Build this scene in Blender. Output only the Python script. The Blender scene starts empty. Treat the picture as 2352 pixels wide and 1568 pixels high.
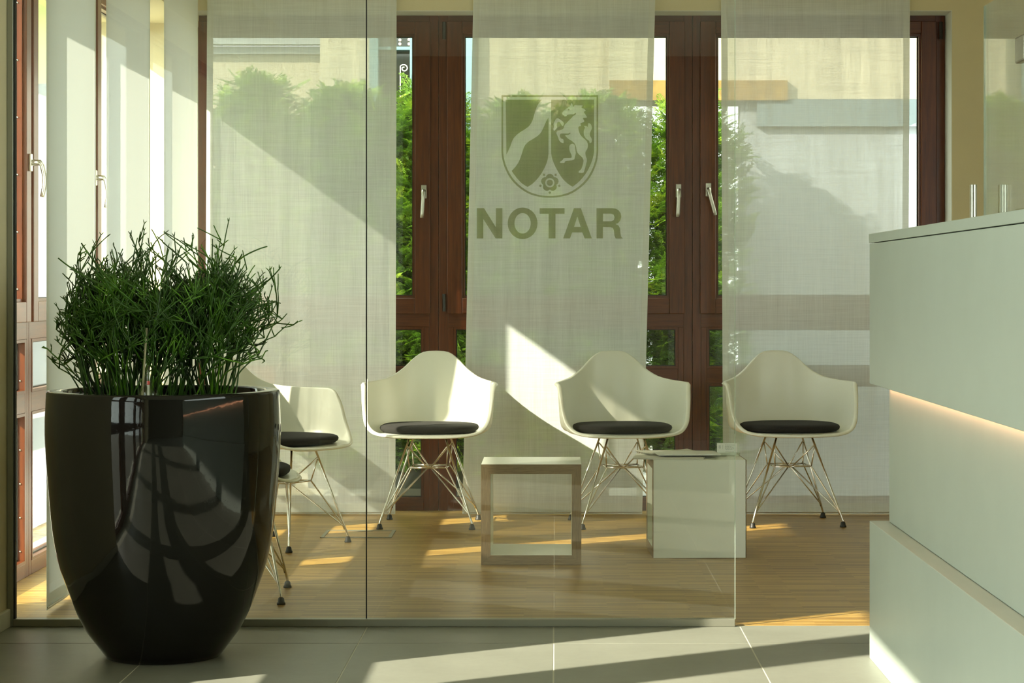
import bpy, bmesh, math, random
import numpy as np
from mathutils import Vector, Matrix
R = math.radians
random.seed(7)
sc = bpy.context.scene
COL = sc.collection
S = []   # scratch

# ------------------------------------------------------------------ camera, sky, sun, exposure
cam_d = bpy.data.cameras.new('camera')
cam = bpy.data.objects.new('camera', cam_d); COL.objects.link(cam)
cam.location = (0, 0, 1.17); cam.rotation_euler = (R(90), 0, 0)
cam_d.sensor_width = 36.0
cam_d.lens = 5000.0 / 2352 * 36
cam_d.shift_x = -(1275 - 1176) / 2352
cam_d.shift_y = -(784 - 655) / 2352
cam_d.clip_start = 0.05; cam_d.clip_end = 200
sc.camera = cam

LDIR = Vector((1.0, 0.65, -0.715))
w = bpy.data.worlds.new('sky'); sc.world = w; w.use_nodes = True
bg = w.node_tree.nodes['Background']
bg.inputs['Color'].default_value = (0.90, 1.0, 0.93, 1)
bg.inputs['Strength'].default_value = 2.8
sun_d = bpy.data.lights.new('sun', 'SUN'); sun_d.energy = 7.6; sun_d.color = (1.0, 0.91, 0.76); sun_d.angle = R(0.55)
sun = bpy.data.objects.new('sun', sun_d); COL.objects.link(sun)
sun.location = (-20, -13, 15); sun.rotation_euler = LDIR.to_track_quat('-Z', 'Y').to_euler()
vs = sc.view_settings
sc.display_settings.display_device = 'sRGB'
vs.view_transform = 'Standard'; vs.look = 'None'; vs.gamma = 1.0; vs.use_curve_mapping = False
vs.exposure = 1.15
cy = sc.cycles
cy.max_bounces = 14; cy.diffuse_bounces = 8; cy.glossy_bounces = 5; cy.transmission_bounces = 8
cy.transparent_max_bounces = 40; cy.caustics_reflective = False; cy.caustics_refractive = False
cy.sample_clamp_indirect = 6.0; cy.use_denoising = True

# ------------------------------------------------------------------ materials
def srgb(r, g, b):
    f = lambda c: (c / 255 / 12.92) if c / 255 <= .04045 else ((c / 255 + .055) / 1.055) ** 2.4
    return (f(r), f(g), f(b), 1)
def newmat(name):
    m = bpy.data.materials.new(name); m.use_nodes = True
    return m, m.node_tree, m.node_tree.nodes['Principled BSDF']
def N(nt, t, **kw):
    n = nt.nodes.new(t)
    for k, v in kw.items():
        if k in n.inputs.keys(): n.inputs[k].default_value = v
        else: setattr(n, k, v)
    return n
def coords(nt, scale=(1, 1, 1), kind='Object', rot=(0, 0, 0)):
    tc = N(nt, 'ShaderNodeTexCoord'); mp = N(nt, 'ShaderNodeMapping')
    mp.inputs['Scale'].default_value = scale; mp.inputs['Rotation'].default_value = rot
    if kind == 'World':
        g = N(nt, 'ShaderNodeNewGeometry'); nt.links.new(g.outputs['Position'], mp.inputs['Vector'])
    else:
        nt.links.new(tc.outputs[kind], mp.inputs['Vector'])
    return mp.outputs['Vector']
def noise(nt, vec, scale, detail=4, rough=.55):
    n = N(nt, 'ShaderNodeTexNoise'); n.inputs['Scale'].default_value = scale
    n.inputs['Detail'].default_value = detail; n.inputs['Roughness'].default_value = rough
    nt.links.new(vec, n.inputs['Vector']); return n.outputs['Fac']
def ramp(nt, fac, stops):
    r = N(nt, 'ShaderNodeValToRGB')
    el = r.color_ramp.elements
    while len(el) < len(stops): el.new(.5)
    for e, (p, c) in zip(el, stops): e.position = p; e.color = c
    nt.links.new(fac, r.inputs['Fac']); return r.outputs['Color']
def bump(nt, h, b, strength=.2, dist=.002):
    n = N(nt, 'ShaderNodeBump'); n.inputs['Strength'].default_value = strength; n.inputs['Distance'].default_value = dist
    nt.links.new(h, n.inputs['Height']); nt.links.new(n.outputs['Normal'], b.inputs['Normal'])
def sc4(c, k): return (c[0] * k, c[1] * k, c[2] * k, 1)

def mat_plain(name, col, rough=.5, metal=0, var=.06, scale=6, bmp=0, bscale=80, kind='Object', coat=0):
    m, nt, b = newmat(name)
    v = coords(nt, kind=kind)
    c = ramp(nt, noise(nt, v, scale), [(.3, sc4(col, 1 - var)), (.7, sc4(col, 1 + var))])
    nt.links.new(c, b.inputs['Base Color'])
    b.inputs['Roughness'].default_value = rough; b.inputs['Metallic'].default_value = metal
    if coat: b.inputs['Coat Weight'].default_value = coat; b.inputs['Coat Roughness'].default_value = .05
    if bmp: bump(nt, noise(nt, v, bscale, 3), b, bmp)
    return m
M = {}
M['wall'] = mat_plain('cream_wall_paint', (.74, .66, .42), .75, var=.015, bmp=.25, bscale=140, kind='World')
M['wall_dark'] = mat_plain('reflection_darkened_wall', (.10, .09, .05), .7, var=.03, kind='World')  # unseen wall darkened so its reflection stays dim in the partition glass
M['reveal'] = mat_plain('white_reveal_paint', (.74, .74, .66), .7, var=.02, kind='World')
M['ceiling'] = mat_plain('ceiling_paint', (.86, .85, .76), .8, var=.01, kind='World')
M['base'] = mat_plain('skirting_paint', (.68, .66, .52), .5, var=.02)
M['shell'] = mat_plain('white_moulded_plastic', (.86, .86, .74), .32, var=.01)
M['cushion'] = mat_plain('black_felt', (.018, .016, .014), .95, var=.25, scale=180, bmp=.5, bscale=500)
M['chrome'] = mat_plain('chromed_wire', (.70, .68, .62), .12, 1, var=.03)
M['rubber'] = mat_plain('black_rubber', (.012, .012, .010), .5)
M['steel'] = mat_plain('brushed_steel', (.42, .41, .36), .3, 1, var=.12, scale=30)
M['nickel'] = mat_plain('satin_nickel', (.60, .58, .50), .32, 1, var=.05)
M['hinge'] = mat_plain('dark_hinge_metal', (.03, .028, .024), .4, .5)
M['laminate'] = mat_plain('white_counter_laminate', (.455, .515, .46), .38, var=.02)
M['table_white'] = mat_plain('white_table_laminate', (.72, .74, .63), .3, var=.02)
M['led'] = None
M['soil'] = mat_plain('dark_soil', (.02, .015, .01), .95, var=.5, scale=60, bmp=1, bscale=90)
M['channel'] = mat_plain('anodised_channel', (.30, .30, .24), .38, .6, var=.03)
M['dark_seal'] = mat_plain('dark_seal', (.015, .015, .012), .5)
M['render_white'] = mat_plain('white_plaster', (.27, .30, .32), .9, var=.05, scale=3, bmp=1.0, bscale=20, kind='World')
M['render_cream'] = mat_plain('cream_rough_plaster', (.40, .365, .265), .95, var=.07, scale=4, bmp=1.0, bscale=14, kind='World')
M['render_green'] = mat_plain('yellow_green_plaster', (.26, .28, .09), .95, var=.1, scale=5, bmp=1, bscale=10, kind='World')
M['shaded_white'] = mat_plain('shaded_white_plaster', (.065, .075, .11), .9, var=.05, scale=1.5, kind='World')  # bluish shade of a white wall painted into the plaster colour
M['bluegrey'] = mat_plain('blue_grey_paint', (.11, .15, .165), .6, var=.06)
M['frame_pale'] = mat_plain('pale_blue_frame_paint', (.14, .23, .25), .5, var=.03)
M['glass_dark'] = mat_plain('dark_window_glass', (.02, .025, .02), .06)
M['fascia'] = mat_plain('ochre_fascia_wood', (.22, .135, .03), .7, var=.2, scale=12)
M['paving'] = mat_plain('pale_gravel', (.12, .115, .095), .95, var=.6, scale=25, bmp=1, bscale=40, kind='World')
M['bark'] = mat_plain('thuja_bark', (.14, .08, .04), .9, var=.3, scale=20)
M['core'] = mat_plain('dark_light_blocker', (.006, .012, .004), 1.0, var=.4)  # for the added cores that stop light and sight through the hedge
M['stake'] = mat_plain('pale_cane', (.32, .30, .18), .7, var=.15, scale=30)
M['red'] = mat_plain('red_float', (.65, .03, .02), .4)
M['paper'] = mat_plain('white_glossy_paper', (.72, .72, .64), .35, var=.04)
M['paper_dark'] = mat_plain('printed_cover', (.10, .10, .09), .35, var=.5, scale=18)
M['ink'] = mat_plain('printed_ink', (.10, .10, .09), .7)
M['orange'] = mat_plain('browned_thuja', (.5, .14, .04), .9)

def mat_newspaper():
    m, nt, b = newmat('newsprint')
    v = coords(nt)
    br = N(nt, 'ShaderNodeTexBrick'); br.inputs['Scale'].default_value = 22
    br.inputs['Color1'].default_value = (.40, .38, .32, 1); br.inputs['Color2'].default_value = (.10, .10, .09, 1)
    br.inputs['Mortar'].default_value = (.60, .58, .48, 1); br.inputs['Mortar Size'].default_value = .2
    nt.links.new(v, br.inputs['Vector']); nt.links.new(br.outputs['Color'], b.inputs['Base Color'])
    b.inputs['Roughness'].default_value = .8
    return m
M['news'] = mat_newspaper()

def mat_wood(name, c0, c1, rough, scale, stretch, kind='Object', bmp=.15, spec=.5):
    m, nt, b = newmat(name)
    v = coords(nt, scale=stretch, kind=kind)
    n1 = noise(nt, v, scale, 6, .6)
    nt.links.new(ramp(nt, n1, [(.3, c0), (.72, c1)]), b.inputs['Base Color'])
    b.inputs['Roughness'].default_value = rough; b.inputs['Specular IOR Level'].default_value = spec
    bump(nt, n1, b, bmp, .001)
    return m
M['mahogany_v'] = mat_wood('mahogany_vertical_grain', (.070, .013, .002, 1), (.150, .034, .005, 1), .36, 9, (9, 9, .6), 'World')
M['mahogany_h'] = mat_wood('mahogany_horizontal_grain', (.070, .013, .002, 1), (.150, .034, .005, 1), .36, 9, (.6, .6, 9), 'World')
M['oak_h'] = mat_wood('grey_oak_horizontal_grain', (.20, .13, .065, 1), (.36, .26, .14, 1), .5, 22, (.9, 8, 14), 'Object')
M['oak_v'] = mat_wood('grey_oak_vertical_grain', (.20, .13, .065, 1), (.36, .26, .14, 1), .5, 22, (14, 8, .9), 'Object')

def mat_parquet():
    m, nt, b = newmat('industrial_oak_parquet')
    v = coords(nt, kind='World')
    def brick(sx, off, w, h):
        br = N(nt, 'ShaderNodeTexBrick'); br.offset = off; br.squash = 1
        br.inputs['Scale'].default_value = sx
        br.inputs['Color1'].default_value = (0, 0, 0, 1); br.inputs['Color2'].default_value = (1, 1, 1, 1)
        br.inputs['Mortar'].default_value = (0.0, 0.0, 0.0, 1)
        br.inputs['Mortar Size'].default_value = 0.0; br.inputs['Bias'].default_value = 0
        br.inputs['Brick Width'].default_value = w; br.inputs['Row Height'].default_value = h
        nt.links.new(v, br.inputs['Vector']); return br
    b1 = brick(1, .37, .30, .010)
    sep = N(nt, 'ShaderNodeSeparateColor'); nt.links.new(b1.outputs['Color'], sep.inputs[0])
    b2 = brick(1, 0.5, .16, .16)
    sep2 = N(nt, 'ShaderNodeSeparateColor'); nt.links.new(b2.outputs['Color'], sep2.inputs[0])
    v2 = coords(nt, scale=(2.0, 90, 1), kind='World')
    n1 = noise(nt, v2, 3, 4)
    a = N(nt, 'ShaderNodeMath', operation='MULTIPLY'); a.inputs[1].default_value = .55; nt.links.new(sep.outputs[0], a.inputs[0])
    c = N(nt, 'ShaderNodeMath', operation='MULTIPLY_ADD'); c.inputs[1].default_value = .55; nt.links.new(n1, c.inputs[0]); nt.links.new(a.outputs[0], c.inputs[2])
    d = N(nt, 'ShaderNodeMath', operation='MULTIPLY_ADD'); d.inputs[1].default_value = .10; nt.links.new(sep2.outputs[0], d.inputs[0]); nt.links.new(c.outputs[0], d.inputs[2])
    nt.links.new(ramp(nt, d.outputs[0], [(.2, (.15, .076, .012, 1)), (.5, (.30, .170, .034, 1)), (.85, (.47, .295, .075, 1))]), b.inputs['Base Color'])
    b.inputs['Roughness'].default_value = .38
    bump(nt, c.outputs[0], b, .08, .001)
    return m
M['parquet'] = mat_parquet()

def mat_tile():
    m, nt, b = newmat('grey_stone_tile')
    v = coords(nt, kind='World')
    n1 = noise(nt, v, 2.2, 8, .6); n2 = noise(nt, v, 30, 5, .65)
    a = N(nt, 'ShaderNodeMath', operation='MULTIPLY_ADD'); a.inputs[1].default_value = .35; nt.links.new(n2, a.inputs[0]); nt.links.new(n1, a.inputs[2])
    nt.links.new(ramp(nt, a.outputs[0], [(.45, (.200, .205, .163, 1)), (.9, (.255, .26, .213, 1))]), b.inputs['Base Color'])
    b.inputs['Roughness'].default_value = .42
    bump(nt, n2, b, .12, .001)
    return m
M['tile'] = mat_tile()
M['grout'] = mat_plain('pale_grout', (.55, .55, .45), .9, var=.05)

def mat_glass(name, tint, f0=.04, boost=1.0):
    m = bpy.data.materials.new(name); m.use_nodes = True; nt = m.node_tree; nt.nodes.clear()
    out = N(nt, 'ShaderNodeOutputMaterial'); mix = N(nt, 'ShaderNodeMixShader')
    tr = N(nt, 'ShaderNodeBsdfTransparent'); tr.inputs['Color'].default_value = tint
    gl = N(nt, 'ShaderNodeBsdfGlossy'); gl.inputs['Roughness'].default_value = 0.0; gl.inputs['Color'].default_value = (1, 1, 1, 1)
    g = N(nt, 'ShaderNodeNewGeometry')
    dp = N(nt, 'ShaderNodeVectorMath', operation='DOT_PRODUCT')
    nt.links.new(g.outputs['Incoming'], dp.inputs[0]); nt.links.new(g.outputs['Normal'], dp.inputs[1])
    ab = N(nt, 'ShaderNodeMath', operation='ABSOLUTE'); nt.links.new(dp.outputs['Value'], ab.inputs[0])
    om = N(nt, 'ShaderNodeMath', operation='SUBTRACT'); om.inputs[0].default_value = 1; nt.links.new(ab.outputs[0], om.inputs[1])
    pw = N(nt, 'ShaderNodeMath', operation='POWER'); pw.inputs[1].default_value = 5; nt.links.new(om.outputs[0], pw.inputs[0])
    ma = N(nt, 'ShaderNodeMath', operation='MULTIPLY_ADD'); ma.inputs[1].default_value = 1 - f0; ma.inputs[2].default_value = f0; ma.use_clamp = True
    nt.links.new(pw.outputs[0], ma.inputs[0])
    nt.links.new(ma.outputs[0], mix.inputs[0]); nt.links.new(tr.outputs[0], mix.inputs[1]); nt.links.new(gl.outputs[0], mix.inputs[2])
    nt.links.new(mix.outputs[0], out.inputs['Surface'])
    return m
M['glass'] = mat_glass('clear_partition_glass', (.975, .985, .960, 1), .044)
M['pane'] = mat_glass('window_glass', (.97, .985, .97, 1), .04)
M['door_glass'] = mat_glass('coated_door_glass', (.93, .96, .92, 1), .13)
M['acrylic'] = mat_glass('clear_acrylic', (.93, .95, .92, 1), .06)
M['glass_edge'] = mat_plain('green_glass_edge', (.45, .58, .45), .15)

def mat_fabric(name, trans, col, transl, var=.22):
    m = bpy.data.materials.new(name); m.use_nodes = True; nt = m.node_tree; nt.nodes.clear()
    out = N(nt, 'ShaderNodeOutputMaterial')
    tr = N(nt, 'ShaderNodeBsdfTransparent'); tr.inputs['Color'].default_value = (1, 1, .97, 1)
    tl = N(nt, 'ShaderNodeBsdfTranslucent'); tl.inputs['Color'].default_value = col
    df = N(nt, 'ShaderNodeBsdfDiffuse'); df.inputs['Color'].default_value = col
    m1 = N(nt, 'ShaderNodeMixShader'); m1.inputs[0].default_value = transl
    nt.links.new(df.outputs[0], m1.inputs[1]); nt.links.new(tl.outputs[0], m1.inputs[2])
    va = coords(nt, scale=(6, 6, 260), kind='World'); vb = coords(nt, scale=(260, 260, 6), kind='World')
    na = noise(nt, va, 1.0, 2); nb = noise(nt, vb, 1.0, 2)
    vc = coords(nt, scale=(30, 30, 1.2), kind='World'); ncf = noise(nt, vc, .6, 2)
    s1 = N(nt, 'ShaderNodeMath', operation='ADD'); nt.links.new(na, s1.inputs[0]); nt.links.new(nb, s1.inputs[1])
    s2 = N(nt, 'ShaderNodeMath', operation='ADD'); nt.links.new(s1.outputs[0], s2.inputs[0]); nt.links.new(ncf, s2.inputs[1])
    # open share of the weave, which closes as the cloth is seen edge-on: T ** (1 / cos)
    s3 = N(nt, 'ShaderNodeMath', operation='MULTIPLY_ADD'); s3.inputs[1].default_value = -var; s3.inputs[2].default_value = trans + 1.5 * var; s3.use_clamp = True
    nt.links.new(s2.outputs[0], s3.inputs[0])
    g = N(nt, 'ShaderNodeNewGeometry'); dp = N(nt, 'ShaderNodeVectorMath', operation='DOT_PRODUCT')
    nt.links.new(g.outputs['Incoming'], dp.inputs[0]); nt.links.new(g.outputs['Normal'], dp.inputs[1])
    ab = N(nt, 'ShaderNodeMath', operation='ABSOLUTE'); nt.links.new(dp.outputs['Value'], ab.inputs[0])
    mx = N(nt, 'ShaderNodeMath', operation='MAXIMUM'); mx.inputs[1].default_value = .05; nt.links.new(ab.outputs[0], mx.inputs[0])
    iv = N(nt, 'ShaderNodeMath', operation='DIVIDE'); iv.inputs[0].default_value = 1; nt.links.new(mx.outputs[0], iv.inputs[1])
    pw = N(nt, 'ShaderNodeMath', operation='POWER'); nt.links.new(s3.outputs[0], pw.inputs[0]); nt.links.new(iv.outputs[0], pw.inputs[1])
    m2 = N(nt, 'ShaderNodeMixShader'); nt.links.new(pw.outputs[0], m2.inputs[0])
    nt.links.new(m1.outputs[0], m2.inputs[1]); nt.links.new(tr.outputs[0], m2.inputs[2])
    nt.links.new(m2.outputs[0], out.inputs['Surface'])
    return m
M['sheer'] = mat_fabric('sheer_linen', .27, (.86, .90, .89, 1), .155)
M['hem'] = mat_fabric('hem_linen', .30, (.86, .88, .84, 1), .17, .15)

def mat_print():
    m = bpy.data.materials.new('olive_fabric_print'); m.use_nodes = True; nt = m.node_tree; nt.nodes.clear()
    out = N(nt, 'ShaderNodeOutputMaterial'); mix = N(nt, 'ShaderNodeMixShader'); mix.inputs[0].default_value = .10
    tr = N(nt, 'ShaderNodeBsdfTransparent'); tr.inputs['Color'].default_value = (.66, .67, .51, 1)
    df = N(nt, 'ShaderNodeBsdfDiffuse'); df.inputs['Color'].default_value = (.25, .26, .13, 1)
    nt.links.new(tr.outputs[0], mix.inputs[1]); nt.links.new(df.outputs[0], mix.inputs[2]); nt.links.new(mix.outputs[0], out.inputs['Surface'])
    return m
M['print'] = mat_print()

def mat_pot():
    m, nt, b = newmat('black_glossy_lacquer')
    v = coords(nt)
    b.inputs['Base Color'].default_value = (.006, .006, .005, 1)
    n = noise(nt, v, 260, 2)
    nt.links.new(ramp(nt, n, [(.60, (.035, .035, .035, 1)), (.75, (.25, .25, .25, 1))]), b.inputs['Roughness'])
    n2 = noise(nt, v, 12, 3)
    bump(nt, n2, b, .05, .004)
    b.inputs['Specular IOR Level'].default_value = .38
    return m
M['pot'] = mat_pot()

def mat_leaf(name, c0, c1, c2, scale, transl=.35, rough=.5):
    m = bpy.data.materials.new(name); m.use_nodes = True; nt = m.node_tree; b = nt.nodes['Principled BSDF']
    v = coords(nt, kind='World')
    c = ramp(nt, noise(nt, v, scale, 3), [(.3, c0), (.55, c1), (.75, c2)])
    nt.links.new(c, b.inputs['Base Color']); b.inputs['Roughness'].default_value = rough
    tl = N(nt, 'ShaderNodeBsdfTranslucent'); nt.links.new(c, tl.inputs['Color'])
    mix = N(nt, 'ShaderNodeMixShader'); mix.inputs[0].default_value = transl
    out = nt.nodes['Material Output']
    nt.links.new(b.outputs[0], mix.inputs[1]); nt.links.new(tl.outputs[0], mix.inputs[2]); nt.links.new(mix.outputs[0], out.inputs['Surface'])
    return m
M['thuja'] = mat_leaf('thuja_foliage', (.04, .12, .010, 1), (.16, .30, .015, 1), (.40, .46, .025, 1), 9, .25)  # lightest stop puts sunlit lime into the leaf colour
M['stem'] = mat_leaf('succulent_green_stem', (.014, .045, .004, 1), (.045, .13, .009, 1), (.15, .36, .02, 1), 9, .12, .35)  # lightest stop paints sunlit bits of the twigs into the colour

def mat_emit(name, col, s):
    m = bpy.data.materials.new(name); m.use_nodes = True; nt = m.node_tree; nt.nodes.clear()
    o = N(nt, 'ShaderNodeOutputMaterial'); e = N(nt, 'ShaderNodeEmission'); e.inputs['Color'].default_value = col; e.inputs['Strength'].default_value = s
    nt.links.new(e.outputs[0], o.inputs['Surface']); return m
M['led'] = mat_emit('warm_led_strip', (1.0, .46, .24, 1), 5)
M['bulb'] = mat_emit('lit_bulb', (1.0, .75, .45, 1), 4)

# ------------------------------------------------------------------ helpers
def tag(o, label=None, cat=None, group=None, kind=None):
    if label: o['label'] = label
    if cat: o['category'] = cat
    if group: o['group'] = group
    if kind: o['kind'] = kind
    return o
def empty(name, loc=(0, 0, 0), rz=0, **kw):
    o = bpy.data.objects.new(name, None); COL.objects.link(o); o.location = loc; o.rotation_euler = (0, 0, rz)
    o.empty_display_size = .1
    return tag(o, **kw)
def origin_of(p):
    v = Vector((0, 0, 0))
    while p: v += p.location; p = p.parent
    return v
def link(name, me, mat, parent=None, smooth=False, world=False, bevel=0, **kw):
    """world=True: the mesh is given in world space and is moved into the parent's frame (parents not rotated)"""
    if world and parent:
        me.transform(Matrix.Translation(-origin_of(parent)))
    o = bpy.data.objects.new(name, me); COL.objects.link(o)
    if parent: o.parent = parent
    if mat and not me.materials: me.materials.append(mat)
    if smooth: me.shade_smooth()
    if bevel:
        b = o.modifiers.new('bevel', 'BEVEL'); b.width = bevel; b.segments = 2; b.limit_method = 'ANGLE'
    return tag(o, **kw)
def pydata(name, vs_, fs):
    me = bpy.data.meshes.new(name); me.from_pydata([tuple(v) for v in vs_], [], fs); me.update(); return me
def bm_mesh(name, bm):
    me = bpy.data.meshes.new(name); bm.to_mesh(me); bm.free(); return me
def add_box(bm, x0, x1, y0, y1, z0, z1):
    v = [bm.verts.new(p) for p in ((x0, y0, z0), (x1, y0, z0), (x1, y1, z0), (x0, y1, z0), (x0, y0, z1), (x1, y0, z1), (x1, y1, z1), (x0, y1, z1))]
    fs = [bm.faces.new([v[i] for i in f]) for f in ((3, 2, 1, 0), (4, 5, 6, 7), (0, 1, 5, 4), (1, 2, 6, 5), (2, 3, 7, 6), (3, 0, 4, 7))]
    return v, fs
def boxes(name, bs, mat, parent=None, **kw):
    bm = bmesh.new()
    for b in bs: add_box(bm, *b)
    bmesh.ops.recalc_face_normals(bm, faces=bm.faces)
    return link(name, bm_mesh(name, bm), mat, parent, world=True, **kw)
def box(name, b, mat, parent=None, **kw): return boxes(name, [b], mat, parent, **kw)
def add_tube(bm, pts, r, n=6, cap=True, radii=None):
    pts = [Vector(p) for p in pts]; rings = []
    up = Vector((0, 0, 1)); prev = None
    for i, p in enumerate(pts):
        d = (pts[min(i + 1, len(pts) - 1)] - pts[max(i - 1, 0)]).normalized()
        if prev is None:
            a = d.cross(up) if abs(d.z) < .95 else d.cross(Vector((1, 0, 0)))
        else:
            a = prev - d * prev.dot(d)
        a.normalize(); prev = a; b = d.cross(a)
        rr = radii[i] if radii else r
        rings.append([bm.verts.new(p + (a * math.cos(t) + b * math.sin(t)) * rr) for t in (2 * math.pi * k / n for k in range(n))])
    for A, B in zip(rings, rings[1:]):
        for k in range(n): bm.faces.new((A[k], A[(k + 1) % n], B[(k + 1) % n], B[k]))
    if cap:
        bm.faces.new(rings[0][::-1]); bm.faces.new(rings[-1])
def add_lathe(bm, prof, n=48, c=(0, 0, 0), close_bottom=False, close_top=False):
    rings = []
    for r, z in prof:
        rings.append([bm.verts.new((c[0] + r * math.cos(2 * math.pi * k / n), c[1] + r * math.sin(2 * math.pi * k / n), c[2] + z)) for k in range(n)])
    for A, B in zip(rings, rings[1:]):
        for k in range(n): bm.faces.new((A[k], A[(k + 1) % n], B[(k + 1) % n], B[k]))
    if close_bottom: bm.faces.new(rings[0][::-1])
    if close_top: bm.faces.new(rings[-1])
def copy_tree(o, parent=None):
    c = o.copy(); COL.objects.link(c)
    if parent: c.parent = parent
    for ch in list(o.children): copy_tree(ch, c)
    return c

# ------------------------------------------------------------------ the setting: floor
YG = 7.48      # glass partition
YW = 11.13     # inner face of back wall
YF = 11.31     # window frames in the back wall
XL = -1.85     # inner face of left wall
XF = -2.12     # window frames in the left wall
XO = -2.40     # outer face
floor = box('floor', (XO, 3.4, -1.7, 11.55, -.25, -.012), M['grout'], kind='structure')
box('parquet_surface', (XF - .02, 3.2, YG + .01, YF + .02, -.012, 0), M['parquet'], floor)
box('grout_bed', (XL - .05, 3.2, -1.5, YG + .01, -.012, -.0009), M['grout'], floor)
TW, TL, GJ = .6385, 1.277, .0050
tile_me = {}
xs = [-.005 + TW * k for k in range(-3, 6)]
ys = [7.117 - TL * k for k in range(0, 7)]
for i, x0 in enumerate(xs):
    for j, y1 in enumerate([YG + .008] + ys):
        y0 = 7.117 if j == 0 else y1 - TL
        xa, xb = max(x0, XL - .045) + GJ / 2, min(x0 + TW, 3.2) - GJ / 2
        ya, yb = max(y0, -1.5) + GJ / 2, y1 - GJ / 2
        if xb - xa < .05 or yb - ya < .05: continue
        key = (round(xb - xa, 3), round(yb - ya, 3))
        if key not in tile_me:
            bm = bmesh.new(); add_box(bm, 0, xb - xa, 0, yb - ya, -.010, 0)
            tile_me[key] = bm_mesh('tile', bm); tile_me[key].materials.append(M['tile'])
        t = bpy.data.objects.new('tile', tile_me[key]); COL.objects.link(t); t.parent = floor; t.location = (xa, ya, 0)

# walls
wl = [(XO, XL - .03, 5.90, 7.49, 0, 2.9), (XO, XF - .07, 5.72, 5.90, 0, 2.9), (XO, XF - .07, 7.49, 7.72, 0, 2.9),
      (XO, XL, 7.49, YF, 2.51, 2.9), (XO, XL, .55, 5.90, 2.50, 2.9),
      (XO, XL, -1.7, .55, 0, 2.9), (XO, XF - .07, 11.25, 11.5, 0, 2.9)]
boxes('wall_left', wl, M['wall'], kind='structure')
BX0, BX1, BZ = -1.93, 2.03, 2.575
boxes('wall_back', [(XO, BX0, YW, 11.5, 0, 2.9), (BX1, 3.4, YW, 11.5, 0, 2.9), (BX0, BX1, YW, 11.5, BZ, 2.9)], M['wall'], kind='structure')
boxes('trim_1', [(BX1 - .003, BX1 + .002, YW + .003, YF + .03, 0, BZ), (BX0 - .002, BX0 + .003, YW + .003, YF + .03, 0, BZ), (BX0, BX1, YW + .003, YF + .03, BZ - .004, BZ + .001)], M['reveal'], kind='structure')
boxes('wall_right', [(3.2, 3.4, -1.7, -1.2, 0, 2.9), (3.2, 3.4, 5.4, YW, 0, 2.9), (3.2, 3.4, -1.2, 5.4, 2.7, 2.9)], M['wall'], kind='structure')  # wide opening added in this unseen wall to bring in daylight
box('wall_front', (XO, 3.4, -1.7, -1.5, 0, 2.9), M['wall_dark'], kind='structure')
box('ceiling', (XO, 3.4, -1.7, 11.5, 2.9, 3.0), M['ceiling'], kind='structure')
boxes('baseboard_left', [(XL - .03, XL - .016, 5.90, YG - .02, 0, .062)], M['base'], kind='structure', bevel=.003)

# ------------------------------------------------------------------ windows
def handle(parent, f, u, z, ang, curved=False, rev=1):
    """lever handle on a sash face; f maps (u, v, z) to world; v<0 is towards the room"""
    bm = bmesh.new()
    def bx(u0, u1, v0, v1, z0, z1):
        vs_, fs = add_box(bm, u0, u1, v0, v1, z0, z1)
        for v in vs_: v.co = Vector(f(*v.co))
    bx(u - .014, u + .014, -.030, -.018, z - .035, z + .035)
    me = bm_mesh('handle_plate', bm); bm = bmesh.new()
    pl = link('handle', me, M['nickel'], parent, world=True, bevel=.003)
    pts = [(u, -.02, z), (u, -.062, z), (u, -.070, z - .012)]
    L = .125
    for k in range(1, 7):
        t = k / 6
        pts.append((u + math.sin(ang) * L * t, -.070 - (.010 * math.sin(t * 3.14) if curved else 0), z - .012 - math.cos(ang) * L * t))
    add_tube(bm, [f(*p) for p in pts], .008, 8, radii=[.012, .012, .010] + [.0095] * 6)
    me = bm_mesh('lever', bm)
    me.transform(Matrix.Translation(-origin_of(parent)))
    o = link('lever', me, M['nickel'], pl, smooth=True)
    return pl
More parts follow.
